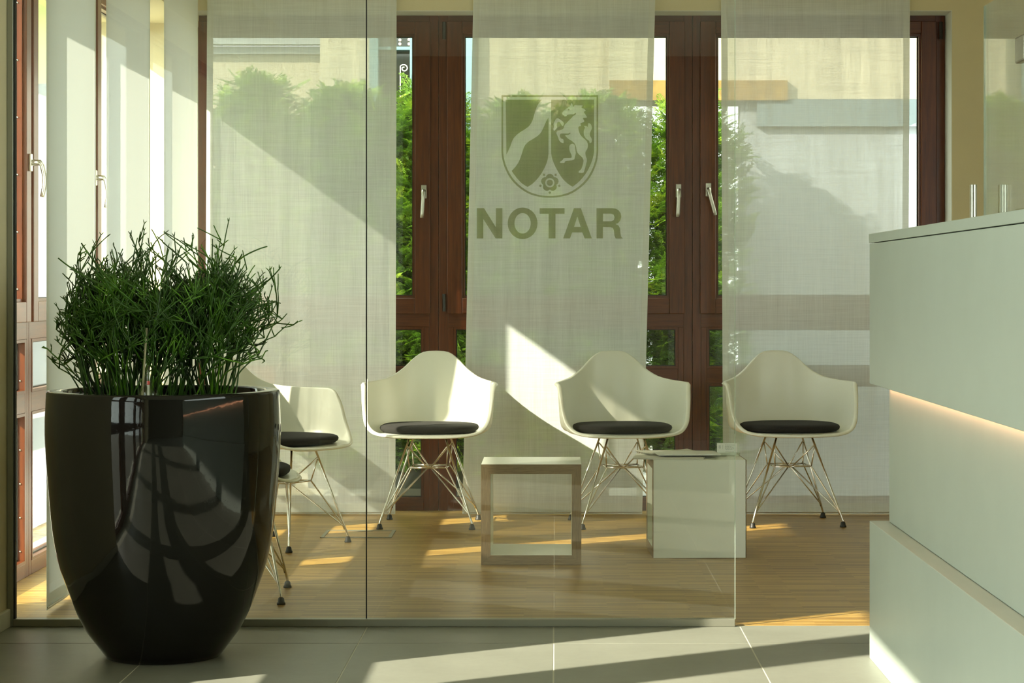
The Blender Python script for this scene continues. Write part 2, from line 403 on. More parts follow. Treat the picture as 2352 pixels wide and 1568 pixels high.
def window(name, f, u0, u1, g0, g1, zt, hnd=None, hin=None, curved=False, screws=False):
    """one window unit: fixed frame between u0 and u1, panes between g0 and g1"""
    root = empty(name, f((u0 + u1) / 2, 0, 0), kind='structure')
    def piece(nm, mat, *bs, bev=.002, parent=root):
        bm = bmesh.new()
        for b in bs:
            vs_, fs = add_box(bm, *b)
            for v in vs_: v.co = Vector(f(*v.co))
        bmesh.ops.recalc_face_normals(bm, faces=bm.faces)
        return link(nm, bm_mesh(nm, bm), mat, parent, world=True, bevel=bev)
    V, H = M['mahogany_v'], M['mahogany_h']
    e = .045
    # fixed frame
    for a, b in ((u0, g0 - .075), (g1 + .075, u1)):
        piece('frame_post', V, (a, b, 0, .09, 0, zt))
    piece('frame_head', H, (g0 - .075, g1 + .075, 0, .09, 2.53, zt))
    piece('frame_transom', H, (g0 - .075, g1 + .075, 0, .09, .953, 1.035))
    piece('frame_rail', H, (g0 - e, g1 + e, 0, .09, .659, .738))
    piece('frame_sill', H, (g0 - e, g1 + e, 0, .09, 0, .057))
    for a, b in ((g0 - .075, g0 - e), (g1 + e, g1 + .075)):
        piece('frame_stile', V, (a, b, 0, .09, 0, .953))
    # sash of the upper light
    a, b = g0 - .080, g1 + .080
    for p, q in ((a, g0), (g1, b)):
        piece('sash_stile', V, (p, q, -.018, .07, 1.022, 2.54), bev=.004)
    piece('sash_rail', H, (g0, g1, -.018, .07, 2.475, 2.54), bev=.004)
    piece('sash_rail', H, (g0, g1, -.018, .07, 1.022, 1.104), bev=.004)
    # glazing beads
    for (p, q, z0, z1) in ((g0, g1, 1.104, 2.475), (g0 - e, g1 + e, .738, .953), (g0 - e, g1 + e, .057, .659)):
        t = .012
        piece('glazing_bead', V, (p, p + t, -.002, .03, z0, z1), (q - t, q, -.002, .03, z0, z1), (p + t, q - t, -.002, .03, z0, z0 + t), (p + t, q - t, -.002, .03, z1 - t, z1), bev=0)
        piece('seal', M['dark_seal'], (p + t, p + t + .005, .026, .032, z0 + t, z1 - t), (q - t - .005, q - t, .026, .032, z0 + t, z1 - t), (p + t, q - t, .026, .032, z0 + t, z0 + t + .005), (p + t, q - t, .026, .032, z1 - t - .005, z1 - t), bev=0)
        piece('pane', M['pane'], (p + .002, q - .002, .032, .038, z0 + .002, z1 - .002), bev=0)
        if screws:
            bm = bmesh.new(); zz = z0 + .05
            while zz < z1 - .03:
                c = f(q - .0125, .016, zz)
                r = bmesh.ops.create_uvsphere(bm, u_segments=8, v_segments=4, radius=.0045)
                bmesh.ops.translate(bm, vec=c, verts=r['verts']); zz += .2277 if z1 - z0 > .8 else .135
            link('screw', bm_mesh('screw', bm), M['nickel'], root, world=True, smooth=True)
    if hin is not None:
        for z in (1.08, 2.49):
            bm = bmesh.new(); add_tube(bm, [f(hin, -.024, z - .045), f(hin, -.024, z + .045)], .0095, 10)
            link('hinge', bm_mesh('hinge', bm), M['hinge'], root, world=True)
    if hnd is not None:
        handle(root, f, hnd[0], hnd[1], hnd[2], curved)
    return root
fb = lambda u, v, z: (u, YF + v, z)
fl = lambda u, v, z: (XF - v, u, z)
window('window_1', fb, -1.92, -.606, -1.80, -.728, 2.572, hnd=(-.680, 1.655, -.06), hin=-1.86)
window('window_2', fb, -.604, .712, -.482, .593, 2.572, hnd=(.640, 1.66, -.05), hin=-.576)
window('window_3', fb, .714, 2.025, .833, 1.900, 2.572, hnd=(.795, 1.665, .26), hin=2.0)
window('window_4', fl, 7.50, 8.76, 7.82, 8.66, 2.50, hnd=(8.70, 1.66, 0), curved=True, screws=True)
window('window_5', fl, 8.762, 9.98, 8.86, 9.89, 2.50, hnd=(9.93, 1.66, 0), curved=True, screws=True)
window('window_6', fl, 9.982, 11.28, 10.09, 11.16, 2.50, curved=True, screws=True)
window('window_7', fl, 5.045, 5.89, 5.21, 5.80, 2.50)
window('window_8', fl, 3.70, 5.043, 3.82, 4.88, 2.50)
window('added_window_9', fl, 2.35, 3.698, 2.47, 3.58, 2.50)  # unseen window added towards the camera for more daylight
window('added_window_10', fl, .56, 2.348, .70, 2.23, 2.50)  # another unseen window, added for its daylight

# ------------------------------------------------------------------ glass partition
part = empty('glass_partition', (-.6, YG, 0), label='frameless clear glass partition between the tiled floor and the waiting area', cat='partition')
for a, b in ((XL - .002, -.6505), (-.6455, .617)):
    box('glass_panel', (a, b, YG - .005, YG + .005, .024, 2.85), M['glass'], part)
box('panel_joint', (-.6500, -.6460, YG - .0048, YG + .0048, .024, 2.85), M['dark_seal'], part)
box('glass_edge', (.6172, .6190, YG - .005, YG + .005, .024, 2.85), M['glass_edge'], part)
box('floor_channel', (XL - .008, .617, YG - .020, YG + .020, 0, .026), M['channel'], part, bevel=.002)
boxes('wall_channel', [(XL - .029, XL - .008, YG - .020, YG + .0095, 0, 2.88)], M['channel'], part, bevel=.002)
box('wall_seal', (XL - .008, XL - .002, YG - .010, YG + .009, .026, 2.88), M['dark_seal'], part)

# ------------------------------------------------------------------ curtains
def curtain(P, label, group, side=.032, bottom=.056, waves=.004, cat='curtain', phase=0):
    """P: four corners bl, br, tr, tl in world space"""
    bl, br, tr, tl = [Vector(p) for p in P]
    base = (bl + br) / 2
    root = empty('panel_curtain', base, label=label, cat=cat, group=group)
    nrm = (br - bl).cross(tl - bl).normalized()
    W = (br - bl).length; H = (tl - bl).length
    def at(s, t, off=0):
        p = bl.lerp(br, s).lerp(tl.lerp(tr, s), t)
        o = waves * (math.sin(s * 9 + phase) * .6 + math.sin(s * 21 + phase * 2 + t) * .4) * (1 - t * .6)
        return p + nrm * (o + off) - base
    def grid(nm, s0, s1, t0, t1, mat, off, ns, nt_, cut=None):
        vs_, fs = [], []
        for j in range(nt_ + 1):
            for i in range(ns + 1):
                vs_.append(at(s0 + (s1 - s0) * i / ns, t0 + (t1 - t0) * j / nt_, off))
        for j in range(nt_):
            for i in range(ns):
                a = j * (ns + 1) + i; fs.append((a, a + 1, a + ns + 2, a + ns + 1))
        return link(nm, pydata(nm, vs_, fs), mat, root, smooth=True)
    grid('fabric', 0, 1, 0, 1, M['sheer'], 0, 40, 24)
    a = side / W; h = bottom / H
    grid('side_hem', 0, a, 0, 1, M['hem'], .0012, 2, 24)
    grid('side_hem', 1 - a, 1, 0, 1, M['hem'], .0012, 2, 24)
    grid('bottom_hem', a, 1 - a, 0, h, M['hem'], .0012, 38, 1)
    bm = bmesh.new(); add_tube(bm, [at(.005, .003, .003), at(.995, .003, .003)], .0025, 6)
    link('weight_rod', bm_mesh('weight_rod', bm), M['nickel'], root)
    bm = bmesh.new(); add_tube(bm, [at(0, .995, -.004), at(1, .995, -.004)], .010, 6)
    link('top_carrier', bm_mesh('top_carrier', bm), M['nickel'], root)
    return root
YC = 11.10; ZT = 2.88
s_c = 5000 / YC
def cx(px): return (px - 1275) / s_c
def bc(xl_t, xl_b, xr_t, xr_b):   # corners at the ceiling extrapolated from the pixel rows 0 and 1184
    k = (ZT - 2.624) / 2.624
    return [(cx(xl_b), YC, .004), (cx(xr_b), YC, .004), (cx(xr_t + (xr_t - xr_b) * k), YC, ZT), (cx(xl_t + (xl_t - xl_b) * k), YC, ZT)]
g2 = 'sheer panel curtains on the back windows'; g1 = 'sheer panel curtains on the left windows'
curtain(bc(476, 470, 911, 908), 'sheer white curtain panel between the potted plant and the first gap, on back window', g2, phase=.3)
cur2 = curtain(bc(1087, 1062, 1505, 1475), 'sheer white curtain panel printed with a crest, centre of the back windows', g2, waves=.0015, phase=1.3)
curtain(bc(1656, 1661, 2090, 2084), 'sheer white curtain panel behind the rightmost chair and the counter', g2, phase=2.1)
XC = -1.815
def lc(y0, y1, y0t=None, y1t=None): return [(XC, y0, .012), (XC, y1, .012), (XC, y1t or y1, ZT), (XC, y0t or y0, ZT)]
curtain(lc(7.76, 8.60), 'sheer left-wall curtain nearest the glass partition, beside the plant', g1, waves=.003, phase=.5)
curtain(lc(8.80, 9.755), 'middle sheer curtain of the left wall, behind the plant', g1, waves=.003, phase=1.7)
curtain(lc(10.10, 11.06), 'sheer left-wall curtain next to the back corner', g1, waves=.003, phase=2.6)

# printed crest and lettering (flat print on the middle panel)
def curve_print(name, splines, conv, parent, mat):
    cu = bpy.data.curves.new(name, 'CURVE'); cu.dimensions = '2D'; cu.fill_mode = 'BOTH'
    for pts in splines:
        sp = cu.splines.new('POLY'); sp.points.add(len(pts) - 1)
        for q, (a, b) in zip(sp.points, pts):
            x, z = conv(a, b); q.co = (x, z, 0, 1)
        sp.use_cyclic_u = True
    tmp = bpy.data.objects.new(name, cu); COL.objects.link(tmp)
    dg = bpy.context.evaluated_depsgraph_get()
    me = bpy.data.meshes.new_from_object(tmp.evaluated_get(dg), depsgraph=dg)
    bpy.data.objects.remove(tmp)
    for v in me.vertices: v.co = Vector((v.co.x, YC - .0075, v.co.y))
    me.materials.clear()
    return link(name, me, mat, parent, world=True)
def from_px(ox, oy, k):
    return lambda a, b: (cx(ox + a * k), 1.17 + (655 - (oy + b * k)) / s_c)
def smooth_poly(p, it=2):
    for _ in range(it):
        q = []
        for i in range(len(p)):
            a, b = p[i], p[(i + 1) % len(p)]
            q += [(a[0] * .8 + b[0] * .2, a[1] * .8 + b[1] * .2), (a[0] * .2 + b[0] * .8, a[1] * .2 + b[1] * .8)]
        p = q
    return p
bo = [(1468, 870), (1455, 980), (1415, 1110), (1340, 1250), (1230, 1370), (1080, 1470), (920, 1518), (771, 1530)]
bi = [(1443, 865), (1430, 970), (1390, 1098), (1318, 1232), (1212, 1348), (1068, 1445), (914, 1493), (771, 1505)]
mir = lambda p: [(1542 - a, b) for a, b in p[::-1]][1:]
def arcs(p):   # Catmull-Rom on an open chain
    q = []
    for i in range(len(p) - 1):
        p0, p1, p2, p3 = p[max(i - 1, 0)], p[i], p[i + 1], p[min(i + 2, len(p) - 1)]
        for k in range(4):
            t = k / 4
            q.append(tuple(.5 * (2 * b + (c - a) * t + (2 * a - 5 * b + 4 * c - d) * t * t + (3 * b - a - 3 * c + d) * t ** 3) for a, b, c, d in zip(p0, p1, p2, p3)))
    return q + [p[-1]]
outer = [(75, 55), (1468, 55)] + arcs(bo + mir(bo))
inner = [(100, 80), (1443, 80)] + arcs(bi + mir(bi))
lt = [(135, 120), (655, 120)] + arcs([(655, 121), (600, 190), (570, 260), (545, 340), (520, 420), (480, 490), (420, 540), (340, 590), (275, 645), (235, 700), (205, 780), (175, 850), (145, 910)])
ll = arcs([(752, 900), (735, 1000), (700, 1090), (650, 1180), (590, 1260), (520, 1330), (450, 1375)]) + arcs([(449, 1375), (370, 1325), (290, 1240), (220, 1145)]) + arcs([(221, 1144), (280, 1080), (330, 1000), (370, 890), (400, 800), (450, 735), (520, 690), (590, 645), (640, 595), (680, 520), (715, 440), (752, 375)])
rf = [(790, 120), (1408, 120)] + arcs([(1408, 870), (1390, 960), (1350, 1070), (1290, 1180), (1200, 1290), (1100, 1372)]) + arcs([(1099, 1372), (1030, 1330), (950, 1250), (880, 1140), (830, 1040), (800, 950), (790, 880)])
horse = [(1078, 165), (1100, 190), (1112, 228), (1125, 195), (1180, 203), (1250, 200), (1222, 235), (1265, 252), (1293, 280), (1255, 293), (1285, 335), (1310, 380), (1240, 380), (1275, 437), (1205, 460), (1225, 495), (1180, 508), (1185, 560), (1205, 620), (1250, 670), (1300, 710), (1322, 770), (1310, 830), (1282, 870), (1285, 920), (1308, 985), (1290, 1060), (1272, 1130), (1255, 1175), (1183, 1172), (1190, 1145), (1225, 1120), (1245, 1060), (1258, 1000), (1240, 950), (1190, 910), (1162, 870), (1150, 800), (1130, 750), (1090, 715), (1030, 680), (985, 630), (1040, 628), (1070, 605), (1062, 590), (1040, 608), (980, 607), (920, 607), (912, 650), (935, 680), (968, 690), (970, 752), (930, 735), (900, 700), (885, 650), (862, 600), (880, 570), (965, 545), (985, 480), (1040, 425), (1090, 375), (1108, 352), (1140, 338), (1150, 312), (1136, 312), (1112, 332), (1060, 330), (1020, 338), (1010, 360), (975, 358), (998, 342), (965, 347), (945, 320), (960, 290), (1010, 245), (1065, 215)]
fore = [(862, 388), (900, 390), (980, 455), (955, 512), (910, 435), (880, 440), (868, 490), (880, 520), (835, 572), (820, 550), (830, 500), (820, 470)]
hind = [(1100, 750), (1128, 770), (1138, 850), (1146, 890), (1130, 940), (1122, 990), (990, 1000), (985, 1030), (920, 1030), (920, 1010), (960, 985), (965, 962), (1085, 960), (1085, 920), (1055, 860), (1050, 790), (1070, 760)]
tail = [(1325, 450), (1365, 475), (1380, 530), (1350, 590), (1345, 630), (1378, 690), (1370, 740), (1342, 745), (1340, 715), (1290, 680), (1260, 630), (1258, 570), (1278, 520), (1262, 498), (1300, 500), (1318, 515)]
eye = [(1028, 264), (1043, 256), (1058, 266), (1042, 275)]
def circ(c, r, n=28): return [(c[0] + r * math.cos(2 * math.pi * k / n), c[1] + r * math.sin(2 * math.pi * k / n)) for k in range(n)]
RC = (771, 1315); rose = []
for k in range(90):
    th = 2 * math.pi * k / 90; best = 0
    for j in range(5):
        ph = th + math.pi / 2 - 2 * math.pi * j / 5; d = 72; rr = 57
        disc = rr * rr - (d * math.sin(ph)) ** 2
        if disc > 0: best = max(best, d * math.cos(ph) + math.sqrt(disc))
    rose.append((RC[0] + best * math.cos(th), RC[1] + best * math.sin(th)))
sepals = []
for j in range(5):
    th = math.pi / 2 + 2 * math.pi * j / 5; d = 143
    c = (RC[0] + d * math.cos(th), RC[1] + d * math.sin(th))
    sepals.append([(c[0] + 21 * math.cos(th + q), c[1] + 21 * math.sin(th + q)) for q in (0, math.pi / 2, math.pi, -math.pi / 2)])
curve_print('printed_crest', [outer, inner, lt, ll, rf, smooth_poly(horse, 1), smooth_poly(fore, 1), smooth_poly(hind, 1), smooth_poly(tail, 1), eye, rose, circ(RC, 67), circ(RC, 44)] + sepals,
            from_px(1140, 210, 250 / 1568), cur2, M['print'])
NN = [(158, 1143), (215, 1143), (310, 1295), (310, 1143), (362, 1143), (362, 1385), (308, 1385), (210, 1230), (210, 1385), (158, 1385)]
OO = [(524 + 119 * math.cos(t), 1264 + 126 * math.sin(t)) for t in np.linspace(0, 2 * math.pi, 41)[:-1]]
OI = [(524 + 65 * math.cos(t), 1264 + 82 * math.sin(t)) for t in np.linspace(0, 2 * math.pi, 41)[:-1]]
TT = [(660, 1143), (860, 1143), (860, 1188), (787, 1188), (787, 1385), (732, 1385), (732, 1188), (660, 1188)]
AA = [(935, 1143), (990, 1143), (1078, 1385), (1020, 1385), (1002, 1337), (920, 1337), (903, 1385), (848, 1385)]
AI = [(962, 1210), (988, 1292), (936, 1292)]
RR = [(1115, 1143), (1240, 1143), (1268, 1147), (1292, 1160), (1308, 1182), (1313, 1212), (1306, 1240), (1290, 1260), (1268, 1270), (1292, 1283), (1303, 1303), (1306, 1340), (1311, 1368), (1325, 1385), (1268, 1385), (1258, 1360), (1255, 1320), (1245, 1300), (1225, 1292), (1167, 1292), (1167, 1385), (1115, 1385)]
RI = [(1167, 1187), (1232, 1187), (1252, 1195), (1260, 1215), (1254, 1237), (1234, 1248), (1167, 1248)]
curve_print('printed_lettering', [NN, OO, OI, TT, AA, AI, RR, RI], from_px(1050, 150, 650 / 2265), cur2, M['print'])

# ------------------------------------------------------------------ reception counter
ctr = empty('reception_counter', (1.18, 5.0, 0), label='pale green-white stepped reception counter with a glowing recess, at the right', cat='counter')
C0 = 2.6
box('lower_block', (.988, 1.36, C0, 6.84, 0, .431), M['laminate'], ctr, bevel=.0015)
box('middle_block', (1.043, 1.33, C0, 6.795, .4325, .86), M['laminate'], ctr, bevel=.0015)
box('upper_block', (.988, 1.38, C0, 6.84, .8615, 1.3005), M['laminate'], ctr, bevel=.0015)
box('counter_top', (.986, 1.382, C0, 6.842, 1.303, 1.331), M['laminate'], ctr, bevel=.0015)
box('light_strip', (1.022, 1.036, C0, 6.78, .853, .8612), M['led'], ctr, label='warm glowing light strip under the upper block')

# glass door with bar handles
dr = empty('door_1', (1.410, 7.14, 0), rz=R(1.04), kind='structure')
box2 = lambda nm, b, m, p, **k: (lambda bm: (add_box(bm, *b), link(nm, bm_mesh(nm, bm), m, p, **k))[1])(bmesh.new())
box2('door_pane', (-.004, .004, -.90, 0, .012, 2.085), M['door_glass'], dr)
box2('pane_edge', (-.0042, .0042, 0, .0012, .012, 2.085), M['glass_edge'], dr)
for sgn in (-1, 1):
    bm = bmesh.new(); add_tube(bm, [(sgn * .050, -.055, .62), (sgn * .050, -.055, 1.497)], .0115, 16)
    link('bar_handle', bm_mesh('bar_handle', bm), M['steel'], dr)
    bm = bmesh.new()
    for z in (.75, 1.36): add_tube(bm, [(sgn * .004, -.055, z), (sgn * .042, -.055, z)], .007, 10)
    link('handle_standoff', bm_mesh('handle_standoff', bm), M['steel'], dr)
box2('pane_fitting', (-.018, .018, -.62, -.50, 1.845, 1.925), M['steel'], dr, bevel=.006)
box2('pane_fitting', (-.020, .020, -.90, -.80, .012, .10), M['steel'], dr, bevel=.004)

# ------------------------------------------------------------------ planter and plant
PX, PY = -1.2365, 6.88
pot = empty('potted_plant', (PX, PY, 0), label='tall glossy black egg-shaped planter with a twiggy green plant', cat='plant')
prof = [(0.16, 0), (.178, .002), (.190, .018), (.239, .083), (.268, .140), (.289, .195), (.309, .25), (.325, .30), (.344, .397), (.3575, .544), (.3655, .66), (.3675, .72), (.366, .78), (.3635, .834), (.361, .8385), (.352, .840), (.322, .8395), (.318, .835), (.317, .78)]
def cr(p, n):
    q = []
    for i in range(len(p) - 1):
        p0, p1, p2, p3 = p[max(i - 1, 0)], p[i], p[i + 1], p[min(i + 2, len(p) - 1)]
        for k in range(n):
            t = k / n
            q.append(tuple(.5 * (2 * b + (c - a) * t + (2 * a - 5 * b + 4 * c - d) * t * t + (3 * b - a - 3 * c + d) * t ** 3) for a, b, c, d in zip(p0, p1, p2, p3)))
    return q + [p[-1]]
bm = bmesh.new(); add_lathe(bm, prof[:3] + cr(prof[3:14], 3) + prof[14:], 128, close_bottom=True)
bmesh.ops.recalc_face_normals(bm, faces=bm.faces)
link('planter', bm_mesh('planter', bm), M['pot'], pot, smooth=True)
bm = bmesh.new(); add_lathe(bm, [(.0, .806), (.1, .808), (.2, .803), (.3165, .800)], 48)
link('soil', bm_mesh('soil', bm), M['soil'], pot, smooth=True)
rnd = random.Random(11)
def grow(bm, p, d, L, r, depth, stray=False):
    """jointed twigs: gently curved joints that fork at an angle, with tiny leaves at the tips"""
    n = max(3, int(L / .022))
    pts = [p.copy()]; cur = p.copy(); dd = d.normalized()
    bend = Vector((rnd.uniform(-1, 1), rnd.uniform(-1, 1), rnd.uniform(-.7, .5))) * rnd.choice((.03, .06, .12)) + Vector((0, 0, rnd.choice((-.03, .0, .03, .05))))
    for i in range(n):
        dd = (dd + bend + Vector((rnd.uniform(-1, 1), rnd.uniform(-1, 1), rnd.uniform(-1, 1))) * .045).normalized()
        cur = cur + dd * (L / n); pts.append(cur.copy())
    add_tube(bm, pts, r, 5, radii=[r * (1 - .25 * i / n) for i in range(n + 1)])
    if depth == 0:
        if rnd.random() < .5:
            for s_ in (-1, 1):
                e = (dd + Vector((rnd.uniform(-1, 1), rnd.uniform(-1, 1), .2)) * .9).normalized()
                add_tube(bm, [cur, cur + e * .006, cur + e * .015], r, 4, radii=[r * .5, r * .8, r * .25])
        return
    forks = rnd.choice((1, 2, 2, 2, 3))
    for k in range(forks + (1 if rnd.random() < .40 else 0)):
        q = cur if k < forks else pts[rnd.randint(n // 2, n - 1)].copy()
        ax = Vector((rnd.uniform(-1, 1), rnd.uniform(-1, 1), rnd.uniform(-.5, .5))).normalized()
        out = Vector((q.x, q.y, 0)); out = out.normalized() * .12 if out.length > .08 else out * 0
        ne = (dd + ax * rnd.uniform(.2, .9) + out * .5 + Vector((0, 0, .12))).normalized()
        L2 = L * rnd.uniform(.45, .95) if L > .08 else L * rnd.uniform(.7, 1.2)
        if not stray:
            for tries in range(7):   # twigs that would leave the bush's outline are turned back
                e = q + ne * L2
                lim = .34 if e.x > 0 else .28
                if (e.x / lim) ** 2 + (e.y / .28) ** 2 + (max(0, e.z - 1.02) / .37) ** 2 < rnd.uniform(.7, 1.5): break
                ne = (dd * .5 + Vector((rnd.uniform(-1, 1), rnd.uniform(-1, 1), rnd.uniform(-.3, 1)))).normalized(); L2 *= .85
        grow(bm, q, ne, L2, r * .92, depth - 1, stray and rnd.random() < .7)
def stems(n, c0, rad, lean, hmin, hmax, depth=3):
    for i in range(n):
        a = rnd.uniform(0, 2 * math.pi); q = rad * math.sqrt(rnd.random())
        off = Vector((math.cos(a) * q, math.sin(a) * q * .85, 0))
        p = Vector((c0[0], c0[1], .80)) + off
        d = Vector((off.x / rad * lean * rnd.uniform(.6, 1.2), off.y / rad * lean * .8, 1))
        d += Vector((rnd.uniform(-.12, .12), rnd.uniform(-.12, .12), 0))
        bm = bmesh.new(); grow(bm, p, d, rnd.uniform(hmin, hmax), .0028, depth, rnd.random() < 0)
        link('stem', bm_mesh('stem', bm), M['stem'], pot, smooth=True)
stems(118, (-.085, -.02), .165, .36, .12, .21)
stems(48, (.165, -.02), .065, .46, .13, .23)
stems(26, (-.04, .0), .19, .80, .07, .14, 2)
for (x, y, dx, L) in ((.085, -.03, .0, .29), (.095, -.05, .04, .25), (.17, -.03, .20, .20), (.18, -.04, .55, .20)):
    bm = bmesh.new(); grow(bm, Vector((x, y, .80)), Vector((dx, 0, 1)), L, .0034, 2, True)
    link('stem', bm_mesh('stem', bm), M['stem'], pot, smooth=True)
bm = bmesh.new(); add_tube(bm, [(-.025, -.24, .79), (-.010, -.235, 1.04)], .0035, 6)
link('support_cane', bm_mesh('support_cane', bm), M['stake'], pot)
gx, gy = .0, -.262
bm = bmesh.new(); add_lathe(bm, [(.030, .800), (.030, .842), (.026, .850), (.016, .858), (.012, .866), (.009, .90), (.0065, .928), (.0, .930)], 20, c=(gx, gy, 0))
wg = link('water_gauge', bm_mesh('water_gauge', bm), M['acrylic'], pot, smooth=True, label='clear plastic water gauge with a red marker')
bm = bmesh.new(); add_tube(bm, [(gx, gy, .868), (gx, gy, .879)], .0048, 8); link('float_marker', bm_mesh('float_marker', bm), M['red'], wg)
bm = bmesh.new(); add_tube(bm, [(gx, gy, .805), (gx, gy, .867)], .004, 8); link('gauge_rod', bm_mesh('gauge_rod', bm), M['paper'], wg)

# ------------------------------------------------------------------ chairs
def make_chair():
    root = empty('shell_chair', (0, 0, 0))
    half = [(0, .30, .838), (.06, .298, .832), (.108, .288, .80), (.158, .262, .750), (.212, .215, .713), (.262, .145, .698), (.300, .06, .693), (.315, -.01, .692), (.316, -.050, .690), (.310, -.085, .676), (.305, -.120, .62), (.298, -.145, .555), (.284, -.175, .503), (.252, -.208, .468), (.200, -.240, .454), (.138, -.260, .449), (.07, -.269, .447), (0, -.272, .447)]
    hh = cr(half, 3)
    full = hh + [(-x, y, z) for x, y, z in hh[::-1][1:-1]]
    C = Vector((0, -.02, .452)); NV = 22
    def prof_(t, hb):   # cubic B-spline through a seat-to-rim profile
        P = [(0, 0), (.35, 0), (.66, 0), (hb, .02), (hb + (1 - hb) * .42, .28), (hb + (1 - hb) * .72, .64), (1, 1)]
        P = [P[0]] * 2 + P + [P[-1]] * 2
        u = t * (len(P) - 3); i = min(int(u), len(P) - 4); u -= i
        b = ((1 - u) ** 3 / 6, (3 * u ** 3 - 6 * u * u + 4) / 6, (-3 * u ** 3 + 3 * u * u + 3 * u + 1) / 6, u ** 3 / 6)
        return sum(b[k] * P[i + k][0] for k in range(4)), sum(b[k] * P[i + k][1] for k in range(4))
    vs_, fs = [tuple(C)], []
    n = len(full)
    for j in range(1, NV + 1):
        for (x, y, z) in full:
            d = Vector((x, y, 0)) - Vector((C.x, C.y, 0)); L = d.length
            side = min(1, abs(d.x) / .30)
            hb = .74 + .20 * side
            h, g = prof_(j / NV, hb)
            vs_.append((C.x + d.x * h, C.y + d.y * h, C.z + (z - C.z) * g))
    for (x, y, z) in full:   # rolled lip
        d = (Vector((x, y, 0)) - Vector((C.x, C.y, 0))).normalized()
        vs_.append((x + d.x * .010, y + d.y * .010, z + .000))
    for (x, y, z) in full:
        d = (Vector((x, y, 0)) - Vector((C.x, C.y, 0))).normalized()
        vs_.append((x + d.x * .016, y + d.y * .016, z - .008))
    for k in range(n): fs.append((0, 1 + k, 1 + (k + 1) % n))
    for j in range(NV + 1):
        for k in range(n):
            a = 1 + j * n + k; b = 1 + j * n + (k + 1) % n
            fs.append((a, a + n, b + n, b))
    o = link('shell', pydata('shell', vs_, fs), M['shell'], root, smooth=True)
    so = o.modifiers.new('solid', 'SOLIDIFY'); so.thickness = .006; so.offset = 0
    # cushion
    bm = bmesh.new(); rings = []
    for (k, z) in ((.0, .4535), (.80, .4535), (.93, .459), (.985, .468), (1.0, .478), (.985, .487), (.93, .493), (.80, .496), (0, .497)):
        ring = []
        for q in range(56):
            t = 2 * math.pi * q / 56; c_, s_ = math.cos(t), math.sin(t)
            e = 2 / 2.7
            ring.append(bm.verts.new((.240 * k * abs(c_) ** e * (1 if c_ > 0 else -1), -.030 + .218 * k * abs(s_) ** e * (1 if s_ > 0 else -1), z)))
        rings.append(ring)
    for A, B in zip(rings, rings[1:]):
        for q in range(56): bm.faces.new((A[q], A[(q + 1) % 56], B[(q + 1) % 56], B[q]))
    bmesh.ops.remove_doubles(bm, verts=bm.verts, dist=1e-5); bmesh.ops.recalc_face_normals(bm, faces=bm.faces)
    link('seat_cushion', bm_mesh('seat_cushion', bm), M['cushion'], root, smooth=True, label='thin black seat cushion')
    # wire base
    for sx in (-1, 1):
        for sy in (-1, 1):
            Mt = Vector((sx * .082, sy * .115 - .02, .448)); F = Vector((sx * .222, sy * .215 - .01, .030))
            Tn = Mt.lerp(F, .13); K = Mt.lerp(F, .90)
            bm = bmesh.new()
            add_tube(bm, [Mt, Mt.lerp(F, .93), F, F + Vector((0, 0, -.012))], .0052, 8)
            lg = link('leg', bm_mesh('leg', bm), M['chrome'], root, smooth=True)
            bm = bmesh.new(); add_lathe(bm, [(.007, .026), (.011, .022), (.013, .010), (.016, .006), (.016, .0), (0, 0)], 16, c=(F.x, F.y, 0))
            link('foot_glide', bm_mesh('foot_glide', bm), M['rubber'], lg, smooth=True)
            B_ = Vector((sx * .090, sy * .095 - .02, .286)); Cn = Vector((sx * .012, sy * .030 - .02, .277))
            bm = bmesh.new()
            add_tube(bm, [B_ + Vector((-sx * .005, 0, .004)), B_, B_.lerp(K, .97), K], .0036, 6)
            add_tube(bm, [Cn, Cn.lerp(K, .97), K + Vector((0, 0, -.012))], .0036, 6)
            add_tube(bm, [Cn + Vector((-sx * .008, 0, 0)), Tn + Vector((-sx * .006, 0, -.004)), Tn], .0036, 6)
            add_tube(bm, [Tn, B_], .0036, 6)
            link('brace', bm_mesh('brace', bm), M['chrome'], root, smooth=True)
            bm = bmesh.new(); add_lathe(bm, [(.0, .448), (.016, .448), (.016, .4415), (0, .4415)], 14, c=(Mt.x, Mt.y, 0))
            link('mount', bm_mesh('mount', bm), M['hinge'], root)
    bm = bmesh.new()
    q = [(-.09, -.115, .286), (.09, -.115, .286), (.012, -.05, .280), (.09, .075, .286), (-.09, .075, .286), (-.012, .01, .280)]
    for a, b in ((0, 1), (1, 3), (3, 4), (4, 0), (0, 3), (1, 4)): add_tube(bm, [q[a], q[b]], .0036, 6)
    link('ring', bm_mesh('ring', bm), M['chrome'], root, smooth=True)
    return root
chair = make_chair()
spots = [(-.612, 10.66, -2, 'white shell armchair in front of the first window gap, beside the cube table'),
         (.325, 10.68, 7, 'white shell armchair with a diagonal shadow on its back, behind the magazine table'),
         (1.150, 10.74, 6, 'white shell armchair beside the reception counter, rightmost of the chairs'),
         (-1.250, 9.84, 60, 'white shell armchair turned sideways just right of the black planter'),
         (-1.245, 8.19, 94, 'white shell armchair mostly hidden behind the black planter')]
for i, (x, y, a, lab) in enumerate(spots):
    o = chair if i == 0 else copy_tree(chair)
    o.location = (x, y, 0); o.rotation_euler = (0, 0, R(a))
    tag(o, lab, 'chair', 'white shell armchairs of the waiting area')

